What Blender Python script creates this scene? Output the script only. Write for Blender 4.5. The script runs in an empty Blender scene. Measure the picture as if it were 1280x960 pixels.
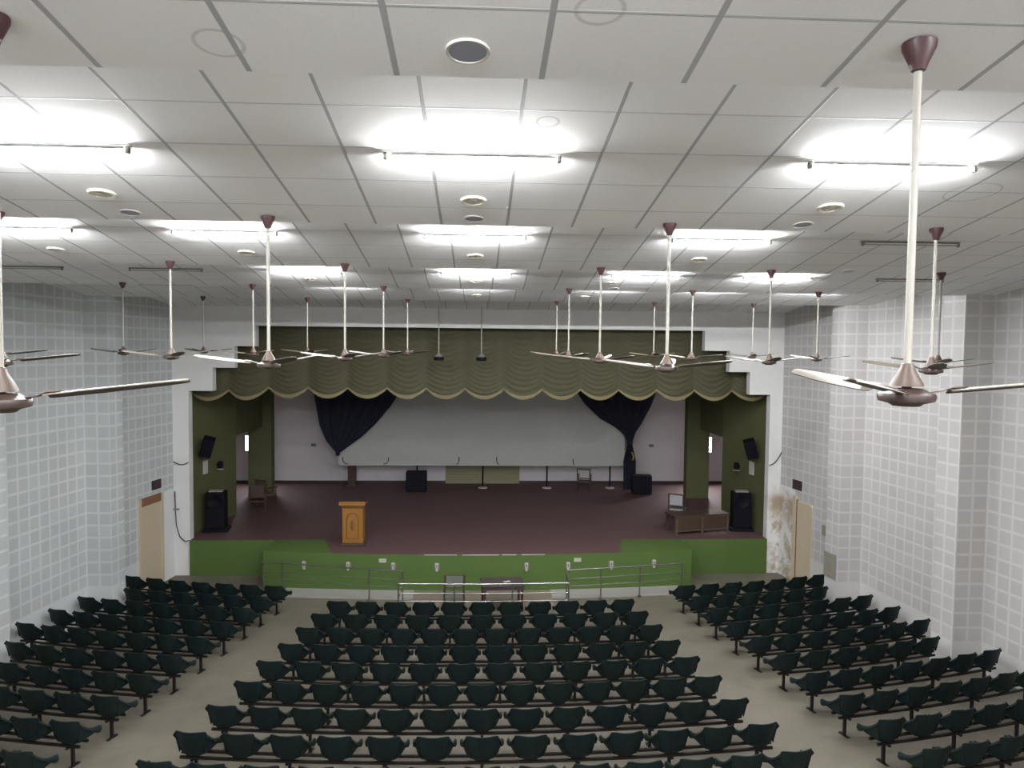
import bpy, bmesh, math, random
from math import sin, cos, pi, radians, sqrt, hypot, atan2
from mathutils import Vector, Matrix
random.seed(7)
S = bpy.context.scene
COL = S.collection
ZC = 6.8            # eye height above the flat floor in front of the stage
ZS = 1.05           # stage floor height
RAKE, YF = .065, 18.7
def zfloor(y): return RAKE * (YF - y) if y < YF else 0.0

# ---------------------------------------------------------------- materials
def new_mat(name):
    m = bpy.data.materials.new(name); m.use_nodes = True
    nt = m.node_tree
    return m, nt, nt.nodes['Principled BSDF']
def N(nt, t, **kw):
    n = nt.nodes.new(t)
    for k, v in kw.items():
        if k == 'ins':
            for i, val in v.items():
                n.inputs[i].default_value = val
        else: setattr(n, k, v)
    return n
def L(nt, a, b): nt.links.new(a, b)
def M(nt, op, a, b=None, c=None, clamp=False):
    n = nt.nodes.new('ShaderNodeMath'); n.operation = op; n.use_clamp = clamp
    for i, v in enumerate((a, b, c)):
        if v is None: continue
        if isinstance(v, (int, float)): n.inputs[i].default_value = v
        else: nt.links.new(v, n.inputs[i])
    return n.outputs[0]
def mix(nt, fac, a, b):
    n = nt.nodes.new('ShaderNodeMix'); n.data_type = 'RGBA'
    if isinstance(fac, (int, float)): n.inputs[0].default_value = fac
    else: nt.links.new(fac, n.inputs[0])
    for i, v in ((6, a), (7, b)):
        if isinstance(v, tuple): n.inputs[i].default_value = (*v[:3], 1)
        else: nt.links.new(v, n.inputs[i])
    return n.outputs[2]
def noise(nt, vec, scale, detail=4, rough=.55):
    n = N(nt, 'ShaderNodeTexNoise'); n.inputs['Scale'].default_value = scale
    n.inputs['Detail'].default_value = detail; n.inputs['Roughness'].default_value = rough
    if vec is not None: L(nt, vec, n.inputs['Vector'])
    return n.outputs['Fac']
def ramp(nt, fac, lo, hi):
    n = N(nt, 'ShaderNodeMapRange'); n.clamp = True
    L(nt, fac, n.inputs[0]); n.inputs[1].default_value = lo; n.inputs[2].default_value = hi
    return n.outputs[0]
def geo_pos(nt): return N(nt, 'ShaderNodeNewGeometry').outputs['Position']
def obj_co(nt): return N(nt, 'ShaderNodeTexCoord').outputs['Object']

def simple(name, col, rough=.5, metal=0, var=.0, scale=6, spec=None):
    m, nt, b = new_mat(name)
    b.inputs['Roughness'].default_value = rough; b.inputs['Metallic'].default_value = metal
    if name in ('black_cloth', 'speaker_grille'): spec = .15
    if spec is not None: b.inputs['Specular IOR Level'].default_value = spec
    f = noise(nt, obj_co(nt), scale)
    v = var if var else .06
    c = mix(nt, f, tuple(x * (1 - v) for x in col), tuple(x * (1 + v) for x in col))
    L(nt, c, b.inputs['Base Color'])
    return m
def emit(name, col, strength):
    m, nt, b = new_mat(name)
    b.inputs['Base Color'].default_value = (.8, .8, .8, 1)
    b.inputs['Emission Color'].default_value = (*col, 1)
    b.inputs['Emission Strength'].default_value = strength
    return m

def mat_ceiling():
    m, nt, b = new_mat('ceiling_tile')
    uv = N(nt, 'ShaderNodeUVMap').outputs[0]
    sp = N(nt, 'ShaderNodeSeparateXYZ'); L(nt, uv, sp.inputs[0])
    u, v = sp.outputs[0], sp.outputs[1]
    fu = M(nt, 'ABSOLUTE', M(nt, 'SUBTRACT', M(nt, 'FRACT', u), .5))
    fv = M(nt, 'ABSOLUTE', M(nt, 'SUBTRACT', M(nt, 'FRACT', v), .5))
    lu = ramp(nt, fu, .5 - .023, .5 - .016)
    lv = ramp(nt, fv, .5 - .016, .5 - .009)
    pos = geo_pos(nt)
    sp_n = noise(nt, pos, 90, 2)
    big = noise(nt, pos, .7, 3)
    cell = N(nt, 'ShaderNodeTexWhiteNoise', noise_dimensions='2D')
    cv = N(nt, 'ShaderNodeCombineXYZ')
    L(nt, M(nt, 'FLOOR', u), cv.inputs[0]); L(nt, M(nt, 'FLOOR', v), cv.inputs[1])
    L(nt, cv.outputs[0], cell.inputs['Vector'])
    t = mix(nt, sp_n, (.74, .735, .725), (.84, .835, .825))
    t = mix(nt, M(nt, 'MULTIPLY', cell.outputs['Value'], .25), t, (.68, .67, .67))
    t = mix(nt, M(nt, 'MULTIPLY', ramp(nt, big, .5, .8), .25), t, (.70, .68, .64))
    # old ring marks where fittings were moved
    for (cx, cy, r) in ((.42, 2.62, .085), (.43, 4.7, .07), (.28, 8.25, .09), (3.95, 5.75, .2), (-1.0, 2.9, .09)):
        dx = N(nt, 'ShaderNodeVectorMath', operation='DISTANCE')
        s2 = N(nt, 'ShaderNodeVectorMath', operation='MULTIPLY'); s2.inputs[1].default_value = (1, 1, 0)
        L(nt, pos, s2.inputs[0]); L(nt, s2.outputs[0], dx.inputs[0]); dx.inputs[1].default_value = (cx, cy, 0)
        d = M(nt, 'ABSOLUTE', M(nt, 'SUBTRACT', dx.outputs['Value'], r))
        k = M(nt, 'SUBTRACT', 1.0, ramp(nt, d, .004, .012))
        t = mix(nt, M(nt, 'MULTIPLY', k, .45), t, (.36, .34, .32))
    c = mix(nt, M(nt, 'MULTIPLY', lv, .75), t, (.45, .45, .45))
    c = mix(nt, lu, c, (.40, .395, .40))
    L(nt, c, b.inputs['Base Color']); b.inputs['Roughness'].default_value = .75
    b.inputs['Specular IOR Level'].default_value = .2
    h = M(nt, 'MAXIMUM', lu, lv)
    bp = N(nt, 'ShaderNodeBump'); bp.inputs['Strength'].default_value = .5; bp.inputs['Distance'].default_value = .01
    L(nt, h, bp.inputs['Height']); L(nt, bp.outputs[0], b.inputs['Normal'])
    return m
def mat_walltile(name, tile, grout):
    m, nt, b = new_mat(name)
    uv = N(nt, 'ShaderNodeUVMap').outputs[0]
    sp = N(nt, 'ShaderNodeSeparateXYZ'); L(nt, uv, sp.inputs[0])
    u = M(nt, 'DIVIDE', sp.outputs[0], .3); v = M(nt, 'DIVIDE', M(nt, 'SUBTRACT', sp.outputs[1], .92), .3)
    fu = M(nt, 'ABSOLUTE', M(nt, 'SUBTRACT', M(nt, 'FRACT', u), .5))
    fv = M(nt, 'ABSOLUTE', M(nt, 'SUBTRACT', M(nt, 'FRACT', v), .5))
    g = M(nt, 'MULTIPLY', M(nt, 'MAXIMUM', ramp(nt, fu, .375, .48), ramp(nt, fv, .375, .48)), M(nt, 'ADD', .55, M(nt, 'MULTIPLY', noise(nt, geo_pos(nt), 1.1, 4), .7)), clamp=True)
    cell = N(nt, 'ShaderNodeTexWhiteNoise', noise_dimensions='2D')
    cv = N(nt, 'ShaderNodeCombineXYZ')
    L(nt, M(nt, 'FLOOR', u), cv.inputs[0]); L(nt, M(nt, 'FLOOR', v), cv.inputs[1])
    L(nt, cv.outputs[0], cell.inputs['Vector'])
    pos = geo_pos(nt)
    t = mix(nt, cell.outputs['Value'], tuple(x * .94 for x in tile), tuple(x * 1.06 for x in tile))
    t = mix(nt, M(nt, 'MULTIPLY', ramp(nt, noise(nt, pos, .55, 3), .42, .7), .35), t, (tile[0] * 1.0, tile[1] * .93, tile[2] * .9))
    fine = noise(nt, pos, 45, 2)
    t = mix(nt, M(nt, 'MULTIPLY', fine, .25), t, tuple(x * .78 for x in tile))
    c = mix(nt, M(nt, 'MULTIPLY', g, .85), t, grout)
    plain = M(nt, 'LESS_THAN', sp.outputs[1], .92)
    c = mix(nt, plain, c, tuple(x * .95 for x in grout))
    # scuffs and small chips
    sc = ramp(nt, noise(nt, pos, 2.6, 5, .7), .70, .76)
    c = mix(nt, M(nt, 'MULTIPLY', sc, .35), c, (.25, .22, .2))
    L(nt, c, b.inputs['Base Color']); b.inputs['Roughness'].default_value = .7
    return m
def mat_plaster(name, col, stain=None):
    m, nt, b = new_mat(name)
    pos = geo_pos(nt)
    c = mix(nt, noise(nt, pos, 1.3, 4), tuple(x * .93 for x in col), tuple(x * 1.05 for x in col))
    if stain:
        sp = N(nt, 'ShaderNodeSeparateXYZ'); L(nt, pos, sp.inputs[0])
        xm = ramp(nt, sp.outputs[0], 8.75, 9.0)
        zm = M(nt, 'MULTIPLY', ramp(nt, sp.outputs[2], 2.75, 2.35), 1.0)
        n1 = ramp(nt, noise(nt, pos, 2.4, 6, .68), .46, .60)
        band = M(nt, 'MULTIPLY', ramp(nt, sp.outputs[2], 1.5, 2.0), ramp(nt, sp.outputs[2], 2.6, 2.3))
        f = M(nt, 'MULTIPLY', M(nt, 'MULTIPLY', xm, zm), M(nt, 'MAXIMUM', M(nt, 'MULTIPLY', n1, .95), M(nt, 'MULTIPLY', band, ramp(nt, noise(nt, pos, 3.4, 6, .7), .30, .5))))
        c = mix(nt, M(nt, 'MULTIPLY', f, .80), c, (.31, .21, .10))
    L(nt, c, b.inputs['Base Color']); b.inputs['Roughness'].default_value = .7
    return m
def mat_floor():
    m, nt, b = new_mat('concrete_floor')
    pos = geo_pos(nt)
    c = mix(nt, noise(nt, pos, .8, 5, .6), (.112, .096, .071), (.190, .167, .130))
    c = mix(nt, M(nt, 'MULTIPLY', ramp(nt, noise(nt, pos, 1.7, 6, .68), .48, .68), .5), c, (.105, .092, .072))
    sp = N(nt, 'ShaderNodeSeparateXYZ'); L(nt, pos, sp.inputs[0])
    j = M(nt, 'ABSOLUTE', M(nt, 'SUBTRACT', M(nt, 'FRACT', M(nt, 'DIVIDE', sp.outputs[1], 1.9)), .5))
    c = mix(nt, M(nt, 'MULTIPLY', ramp(nt, j, .494, .498), .45), c, (.10, .085, .07))
    L(nt, c, b.inputs['Base Color']); b.inputs['Roughness'].default_value = .6
    return m
def mat_chair():
    m, nt, b = new_mat('chair_plastic')
    oi = N(nt, 'ShaderNodeObjectInfo')
    c = mix(nt, oi.outputs['Random'], (.0065, .0145, .0165), (.0085, .0175, .0150))
    L(nt, c, b.inputs['Base Color']); b.inputs['Roughness'].default_value = .55
    b.inputs['Specular IOR Level'].default_value = .22
    return m
def mat_wood(name, a, c2, scale=5):
    m, nt, b = new_mat(name)
    co = obj_co(nt)
    mp = N(nt, 'ShaderNodeMapping'); mp.inputs['Scale'].default_value = (scale * 4, scale * 4, scale * .5); L(nt, co, mp.inputs[0])
    c = mix(nt, noise(nt, mp.outputs[0], 2.2, 5), a, c2)
    L(nt, c, b.inputs['Base Color']); b.inputs['Roughness'].default_value = .5
    return m
MAT = dict(
    ceiling=mat_ceiling(),
    wall_l=mat_walltile('tiled_wall_cool_cast', (.505, .53, .525), (.665, .69, .68)),  # cool cast of the mixed light is put into the tile colour
    wall_r=mat_walltile('tiled_wall_warm_cast', (.485, .470, .458), (.62, .602, .585)),  # same tiles, with the warm cast of the light put into the colour
    plaster=mat_plaster('white_plaster', (.72, .72, .72)),
    plaster_st=mat_plaster('stained_plaster', (.73, .72, .705), True),
    backwall=mat_plaster('backstage_white', (.66, .62, .645)),
    green_wall=mat_plaster('backstage_green', (.098, .100, .040)),
    floor=mat_floor(),
    stage=mat_plaster('maroon_stage_floor', (.108, .056, .056)),
    green=mat_plaster('green_paint', (.074, .128, .025)),
    white_strip=mat_plaster('white_kerb', (.34, .325, .295)),
    mat=simple('brown_mat', (.20, .16, .12), .8),
    chair=mat_chair(),
    steel_dark=simple('dark_steel', (.014, .010, .0095), .45, .3),
    chrome=simple('stainless', (.42, .43, .42), .25, 1.0),
    cream=simple('cream_enamel', (.62, .58, .50), .4),
    rod=simple('white_rod', (.35, .325, .285), .4),
    brown=simple('brown_enamel', (.054, .033, .027), .4, 0, .12, 9),
    canopy=simple('maroon_canopy', (.055, .020, .020), .45),
    bell=simple('tan_bell', (.098, .064, .047), .45, 0, .15),
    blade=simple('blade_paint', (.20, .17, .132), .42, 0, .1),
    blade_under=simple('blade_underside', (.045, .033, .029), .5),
    batten=simple('batten_metal', (.78, .78, .77), .5),
    batten_dark=simple('dark_batten', (.20, .18, .17), .6),  # darker metal for dead-tube battens and the hanging fitting covers
    cap=simple('tube_holder', (.20, .19, .18), .5),
    tube_off=simple('dead_tube', (.30, .28, .27), .3),
    tube_on=emit('lit_tube', (.945, .972, 1.0), 150),
    glass_dark=simple('dark_diffuser', (.30, .31, .36), .25),
    valance=simple('olive_satin', (.062, .056, .024), .7, 0, .15, 3),
    fringe=simple('gold_fringe', (.20, .165, .078), .7, 0, .2, 60),
    navy=simple('navy_velvet', (.017, .019, .038), .85, 0, .2, 3),
    screen=simple('screen_sheet', (.57, .58, .55), .85),
    black=simple('black_cloth', (.005, .005, .008), .7),
    grille=simple('speaker_grille', (.007, .007, .012), .6, .1, .3, 80),
    wood=mat_wood('teak_veneer', (.23, .10, .014), (.34, .155, .026)),
    wood_dark=mat_wood('carved_walnut', (.15, .06, .015), (.22, .095, .025)),
    wood_brown=mat_wood('brown_wood', (.050, .028, .020), (.078, .044, .030)),
    cane=simple('cane_panel', (.105, .068, .045), .7, 0, .25, 40),
    chairwhite=simple('white_chair_back', (.34, .34, .34), .6),
    chairbrown=simple('brown_chair_wood', (.055, .026, .020), .5),
    greycloth=simple('grey_green_rexine', (.125, .13, .112), .6),
    darkcloth=simple('dark_tablecloth', (.060, .042, .042), .8),
    sign=simple('maroon_sign', (.045, .022, .025), .5),
    doorcream=mat_plaster('cream_door', (.55, .455, .325)),
    rust=simple('rusty_frame', (.22, .11, .05), .8, 0, .4, 20),
    shutter=simple('beige_shutter', (.30, .275, .17), .7),
    plate=simple('pale_plate', (.50, .47, .44), .6),
    greyboard=simple('grey_board', (.27, .25, .205), .7),
    sky=emit('daylight', (1.0, .93, .95), 13), sky_dim=emit('shaded_daylight', (1.0, .95, .97), 5),
    paper=simple('paper', (.42, .41, .36), .8),
    cable=simple('black_cable', (.02, .02, .02), .6),
    yellow=simple('yellow_cord', (.45, .36, .06), .7),
)

# ---------------------------------------------------------------- mesh helpers
class B:
    def __init__(self): self.bm = bmesh.new()
    def box(self, lo, hi, mtx=None):
        x0, y0, z0 = lo; x1, y1, z1 = hi
        vs = [self.bm.verts.new(p) for p in ((x0,y0,z0),(x1,y0,z0),(x1,y1,z0),(x0,y1,z0),(x0,y0,z1),(x1,y0,z1),(x1,y1,z1),(x0,y1,z1))]
        for f in ((3,2,1,0),(4,5,6,7),(0,1,5,4),(1,2,6,5),(2,3,7,6),(3,0,4,7)):
            self.bm.faces.new([vs[i] for i in f])
        if mtx is not None: bmesh.ops.transform(self.bm, matrix=mtx, verts=vs)
        return self
    def bevel(self, w, seg=2):
        bmesh.ops.bevel(self.bm, geom=self.bm.edges[:], offset=w, segments=seg, affect='EDGES', profile=.6)
        return self
    def lathe(self, prof, seg=20, c=(0,0,0)):
        rings = []
        for r, z in prof:
            if r < 1e-6: rings.append([self.bm.verts.new((c[0], c[1], c[2] + z))])
            else: rings.append([self.bm.verts.new((c[0] + r * cos(2*pi*i/seg), c[1] + r * sin(2*pi*i/seg), c[2] + z)) for i in range(seg)])
        for a, b in zip(rings, rings[1:]):
            for i in range(seg):
                j = (i + 1) % seg
                if len(a) == 1 and len(b) == 1: continue
                if len(a) == 1: self.bm.faces.new((a[0], b[j], b[i]))
                elif len(b) == 1: self.bm.faces.new((a[i], a[j], b[0]))
                else: self.bm.faces.new((a[i], a[j], b[j], b[i]))
        for ring in (rings[0], rings[-1]):
            if len(ring) > 2:
                try: self.bm.faces.new(ring)
                except ValueError: pass
        return self
    def tube(self, pts, r, seg=8, rect=None):
        pts = [Vector(p) for p in pts]; rings = []
        for i, p in enumerate(pts):
            t = (pts[min(i+1, len(pts)-1)] - pts[max(i-1, 0)]).normalized()
            up = Vector((0,0,1)) if abs(t.z) < .95 else Vector((0,1,0))
            a = t.cross(up).normalized(); b2 = a.cross(t).normalized()
            rr = r[i] if isinstance(r, (list, tuple)) else r
            if rect: rings.append([self.bm.verts.new(p + a*sx*rect[0]/2 + b2*sy*rect[1]/2) for sx, sy in ((-1,-1),(1,-1),(1,1),(-1,1))])
            else: rings.append([self.bm.verts.new(p + a*rr*cos(2*pi*k/seg) + b2*rr*sin(2*pi*k/seg)) for k in range(seg)])
        n = len(rings[0])
        for a, b in zip(rings, rings[1:]):
            for k in range(n): self.bm.faces.new((a[k], a[(k+1)%n], b[(k+1)%n], b[k]))
        self.bm.faces.new(rings[0][::-1]); self.bm.faces.new(rings[-1])
        return self
    def grid(self, P, thick=0):
        V = [[self.bm.verts.new(p) for p in row] for row in P]
        fs = []
        for a, b in zip(V, V[1:]):
            for i in range(len(a) - 1): fs.append(self.bm.faces.new((a[i], a[i+1], b[i+1], b[i])))
        if thick:
            bmesh.ops.recalc_face_normals(self.bm, faces=fs)
            bmesh.ops.solidify(self.bm, geom=fs, thickness=thick)
        return self
    def poly_extrude(self, pts, vec):
        vs = [self.bm.verts.new(p) for p in pts]
        f = self.bm.faces.new(vs)
        r = bmesh.ops.extrude_face_region(self.bm, geom=[f])
        bmesh.ops.translate(self.bm, vec=Vector(vec), verts=[g for g in r['geom'] if isinstance(g, bmesh.types.BMVert)])
        return self
    def obj(self, name, mat, parent=None, smooth=False, loc=None):
        bm = self.bm
        bmesh.ops.recalc_face_normals(bm, faces=bm.faces[:])
        me = bpy.data.meshes.new(name); bm.to_mesh(me); bm.free()
        if mat: me.materials.append(mat)
        if smooth:
            for p in me.polygons: p.use_smooth = True
            try: me.set_sharp_from_angle(angle=radians(38))
            except Exception: pass
        o = bpy.data.objects.new(name, me); COL.objects.link(o)
        if parent is not None: o.parent = parent
        if loc is not None: o.location = loc
        return o
def tag(o, label, cat, group=None):
    o['label'] = label; o['category'] = cat
    if group: o['group'] = group
    return o
def thing(name, label, cat, loc=(0,0,0), rz=0, group=None):
    o = bpy.data.objects.new(name, None); COL.objects.link(o)
    o.empty_display_size = .1; o.location = loc; o.rotation_euler = (0, 0, rz)
    return tag(o, label, cat, group)
def struct(o): o['kind'] = 'structure'; return o
def dup(root, loc, rz, label):
    r = root.copy(); COL.objects.link(r); r.location = loc; r.rotation_euler = (0, 0, rz); r['label'] = label
    for ch in list(root.children):
        c = ch.copy(); COL.objects.link(c); c.parent = r
        for g in list(ch.children):
            d = g.copy(); COL.objects.link(d); d.parent = c
    return r
ORD = ['zeroth','first','second','third','fourth','fifth','sixth','seventh','eighth','ninth','tenth','eleventh','twelfth','thirteenth']

# ---------------------------------------------------------------- the hall shell
EDGE = lambda k: 3.1 + 3.7 * k            # low edges of the saw-tooth ceiling
LOW, SL = ZC + 1.12, .15
def zceil(x, y):
    k = math.ceil((y - 3.1) / 3.7 - 1e-6)
    return LOW + SL * (EDGE(k) - y)
bm = bmesh.new(); uvl = bm.loops.layers.uv.new('UVMap')
def uvquad(pts, uvs, mi=0):
    f = bm.faces.new([bm.verts.new(p) for p in pts]); f.material_index = mi
    for l, t in zip(f.loops, uvs): l[uvl].uv = t
sec = sqrt(1 + SL*SL)
for k in range(-1, 6):
    y1, y0 = EDGE(k), EDGE(k) - 3.7
    zl, zh = LOW, LOW + SL * 3.7
    ux = lambda x: (x - .255) / .6
    vv = lambda y: (EDGE(k) - y) * sec / .6 + .21
    X0, X1 = -13.2, 13.2
    uvquad([(X0,y0,zh),(X0,y1,zl),(X1,y1,zl),(X1,y0,zh)], [(ux(X0),vv(y0)),(ux(X0),vv(y1)),(ux(X1),vv(y1)),(ux(X1),vv(y0))])
    if k < 5:
        uvquad([(X0,y1,zl),(X0,y1,zh),(X1,y1,zh),(X1,y1,zl)], [(ux(X0),.5),(ux(X0),.5+.9),(ux(X1),.5+.9),(ux(X1),.5)])
me = bpy.data.meshes.new('ceiling'); bm.to_mesh(me); bm.free(); me.materials.append(MAT['ceiling'])
o = bpy.data.objects.new('ceiling', me); COL.objects.link(o); struct(o)

# floor: flat before the stage, rising towards the back
b = B(); b.grid([[(-13.2, y, zfloor(y)), (0, y, zfloor(y)), (13.2, y, zfloor(y))] for y in (21.75, 18.7, 8, -4.5)])
struct(b.obj('floor', MAT['floor']))

# side walls: flared, with a pilaster under every ceiling step
WL = lambda y: -(8.87 + .14 * (21.6 - y)); WR = lambda y: 9.2 + .14 * (21.6 - y)
def sidewall(name, fn, sgn, mat, pw):
    pts = [(fn(21.6), 21.6)]
    y = 21.6
    for pe in (17.82, 14.08, 10.4, 6.7, 3.0, -.7):
        far = pe + (.5 if pe > 17 else .57)
        pts += [(fn(far), far), (fn(far) - sgn*pw, far), (fn(pe) - sgn*pw, pe), (fn(pe), pe)]
    pts.append((fn(-4.5), -4.5))
    bm = bmesh.new(); uvl = bm.loops.layers.uv.new('UVMap')
    for i, ((xa, ya), (xb, yb)) in enumerate(zip(pts, pts[1:])):
        ln = hypot(xb-xa, yb-ya)
        kind = i % 4
        u0 = 0 if kind != 2 else .03
        q = [(xa,ya,-.05),(xb,yb,-.05),(xb,yb,8.62),(xa,ya,8.62)]
        f = bm.faces.new([bm.verts.new(p) for p in q])
        sc_ = 1.0
        if kind == 3: sc_ = .6 / ln
        for l, t in zip(f.loops, ((u0,-.05),(u0+ln*sc_,-.05),(u0+ln*sc_,8.62),(u0,8.62))): l[uvl].uv = t
    me = bpy.data.meshes.new(name); bm.to_mesh(me); bm.free(); me.materials.append(mat)
    o = bpy.data.objects.new(name, me); COL.objects.link(o); return struct(o)
sidewall('wall_left', WL, -1, MAT['wall_l'], .60)
sidewall('wall_right', WR, 1, MAT['wall_r'], .62)
b = B(); b.box((-13.2, -4.7, -.1), (13.2, -4.5, 8.7)); struct(b.obj('wall_back', MAT['plaster']))

# proscenium wall with its stepped opening
XS_L = [-8.42, -7.72, -7.09, -6.47]; XS_R = [8.82, 8.18, 7.54, 6.78]
ZST = [5.45, 6.13, 6.76, 7.36]
pl = [(-12.5, 0), (XS_L[0], 0), (XS_L[0], ZST[0])]
for i in range(1, 4): pl += [(XS_L[i], ZST[i-1]), (XS_L[i], ZST[i])]
pl += [(XS_R[3], ZST[3])]
for i in (2, 1, 0): pl += [(XS_R[i+1], ZST[i]), (XS_R[i], ZST[i])]
pl += [(XS_R[0], 0), (12.5, 0), (12.5, 8.7), (-12.5, 8.7)]
b = B(); b.poly_extrude([(x, 21.6, z) for x, z in pl], (0, .28, 0)); struct(b.obj('wall_front', MAT['plaster_st']))

# stage: main floor, projecting apron, faces, backstage shell
def apron_y(x): return 19.98 + .40 * min(1, ((x - .1) / 6.0) ** 2)
b = B(); b.box((-13, 21.61, ZS - .12), (13, 30.9, ZS)); struct(b.obj('floor_stage', MAT['stage']))
xs = [-5.95 + i * (6.15 + 5.95) / 24 for i in range(25)]
b = B(); b.grid([[(x, apron_y(x), ZS) for x in xs], [(x, 21.612, ZS) for x in xs]]); struct(b.obj('floor_apron', MAT['stage']))
b = B()
b.grid([[(-5.95, 21.6, 0)] + [(x, apron_y(x), 0) for x in xs] + [(6.15, 21.6, 0)], [(-5.95, 21.6, ZS)] + [(x, apron_y(x), ZS) for x in xs] + [(6.15, 21.6, ZS)]])
struct(b.obj('wall_apron', MAT['green']))
b = B(); b.box((-8.42, 21.55, 0), (-5.95, 21.60, ZS + .004)); b.box((6.15, 21.55, 0), (8.82, 21.60, ZS + .004)); struct(b.obj('wall_riser', MAT['green']))
# green-painted floor at both ends of the apron
b = B()
b.poly_extrude([(-5.95, apron_y(-5.95), ZS), (-4.0, apron_y(-4.0), ZS), (-4.5, 21.6, ZS), (-5.95, 21.6, ZS)], (0, 0, .006))
b.poly_extrude([(6.15, apron_y(6.15), ZS), (6.15, 21.6, ZS), (4.35, 21.6, ZS), (4.05, apron_y(4.05), ZS)], (0, 0, .006))
struct(b.obj('trim_1', MAT['green']))
# worn white edge along the apron lip
b = B()
for x0, x1 in ((-1.45, -.55), (-.40, .62), (.7, 1.1), (1.25, 1.9)):
    b.tube([(x0 + (x1-x0)*i/5, apron_y(x0 + (x1-x0)*i/5) + .004, ZS - .008) for i in range(6)], .016 + .004*random.random(), 6)
struct(b.obj('trim_2', MAT['white_strip']))
# white kerb and brown matting at the foot of the apron
def strip(x0, x1, d0, d1, h, n=16):
    b = B()
    P = []
    xs = [x0 + (x1-x0)*i/n for i in range(n+1)]
    b.grid([[(x, apron_y(x) - d0, h) for x in xs], [(x, apron_y(x) - d1, h) for x in xs], [(x, apron_y(x) - d1, 0.0) for x in xs]])
    return b
struct(strip(-5.3, -1.72, 0, .62, .05).obj('trim_3', MAT['white_strip']))
struct(strip(2.05, 5.75, 0, .62, .05).obj('trim_4', MAT['white_strip']))
b = strip(-1.72, 2.05, 0, 1.6, .04); struct(b.obj('floor_mat', MAT['mat']))

b = B(); b.box((-13, 30.7, 0), (13, 30.9, 8.7)); struct(b.obj('wall_backstage', MAT['backwall']))
b = B(); b.box((-13, 21.7, 8.6), (13, 30.9, 8.75)); struct(b.obj('ceiling_stage', MAT['backwall']))
b = B(); b.box((-13.1, 21.7, 0), (-12.9, 30.9, 8.7)); struct(b.obj('wall_outer_left', MAT['backwall']))
b = B(); b.box((12.9, 21.7, 0), (13.1, 30.9, 8.7)); struct(b.obj('wall_outer_right', MAT['backwall']))
def stagewall(name, pts, z0):
    b = B()
    b.poly_extrude([(x, y, z0) for x, y in pts], (0, 0, 8.6 - z0)); return struct(b.obj(name, MAT['green_wall']))
stagewall('wall_stage_left', [(-8.62, 21.88), (-8.20, 25.05), (-8.50, 25.05), (-8.92, 21.88)], ZS)
stagewall('wall_stage_right', [(9.02, 21.88), (8.52, 24.9), (8.84, 24.9), (9.32, 21.88)], ZS)
stagewall('wall_wing_left', [(-8.75, 28.1), (-7.86, 28.1), (-7.86, 28.5), (-8.75, 28.5)], ZS)
stagewall('wall_wing_right', [(8.06, 27.6), (8.93, 27.6), (8.93, 28.0), (8.06, 28.0)], ZS)
stagewall('wall_header_left', [(-8.20, 25.06), (-8.2, 28.09), (-8.50, 28.09), (-8.50, 25.06)], 3.72)
stagewall('wall_header_right', [(8.55, 24.92), (8.55, 27.58), (8.84, 27.58), (8.84, 24.92)], 3.74)
# dark skirting at the foot of the backstage wall
b = B(); b.box((-12.8, 30.66, ZS), (12.8, 30.7, ZS + .10)); struct(b.obj('baseboard_backstage', MAT['sign']))
# louvre windows on the backstage wall, daylight outside
for i, (x0, x1) in enumerate(((-9.62, -8.60), (9.1, 9.98))):
    b = B(); b.box((x0, 30.62, 2.42), (x1, 30.68, 3.04)); w = b.obj('window_%d' % (i+1), MAT['sky'] if i else MAT['sky_dim']); struct(w)
    b = B()
    for a in (x0 - .05, x1): b.box((a, 30.58, 2.36), (a + .05, 30.7, 3.10))
    b.box((x0, 30.58, 2.36), (x1, 30.7, 2.42)); b.box((x0, 30.58, 3.04), (x1, 30.7, 3.10))
    b.obj('window_frame', MAT['backwall'], w)

# hall doors beside the stage
def on_wall(fn, y, off): return (fn(y) + off, y)
def wallbox(bb, fn, y0, y1, z0, z1, d0, d1, s):
    # box lying on the flared wall between y0 and y1, from d0 to d1 into the room
    pts = [(fn(y0) - s*d0, y0, z0), (fn(y1) - s*d0, y1, z0), (fn(y1) - s*d1, y1, z0), (fn(y0) - s*d1, y0, z0)]
    bb.poly_extrude(pts, (0, 0, z1 - z0)); return bb
b = wallbox(B(), WL, 19.95, 20.88, 0.0, 2.38, -.03, .03, -1); d = struct(b.obj('door_1', MAT['doorcream']))
b = B(); wallbox(b, WL, 19.95, 20.88, 2.38, 2.60, -.03, .045, -1); b.obj('transom', MAT['rust'], d)
b = B(); wallbox(b, WL, 20.88, 20.97, 0, 2.6, -.03, .055, -1); wallbox(b, WL, 19.87, 19.95, 0, 2.6, -.03, .055, -1); b.obj('door_frame', MAT['doorcream'], d)
b = wallbox(B(), WL, 20.98, 21.58, 0.0, 2.60, -.03, .012, -1); struct(b.obj('trim_6', MAT['plaster']))
b = wallbox(B(), WR, 20.80, 21.58, 0.0, 2.72, -.03, .012, 1); struct(b.obj('trim_7', MAT['plaster_st']))
b = wallbox(B(), WR, 19.92, 20.62, 0, 2.42, -.03, .03, 1); d = struct(b.obj('door_2', MAT['doorcream']))
b = B(); wallbox(b, WR, 20.66, 20.79, 0, 2.55, -.03, .07, 1); b.obj('jamb', MAT['doorcream'], d)
b = B(); wallbox(b, WR, 20.625, 20.655, 0, 2.46, -.03, .045, 1); b.obj('door_frame', MAT['rust'], d)
b = wallbox(B(), WL, 20.50, 20.92, 2.74, 3.00, 0.003, .03, -1).obj('door_sign', MAT['sign']); tag(b, 'dark maroon sign plate on the tiled wall above the left door', 'sign')
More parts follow.
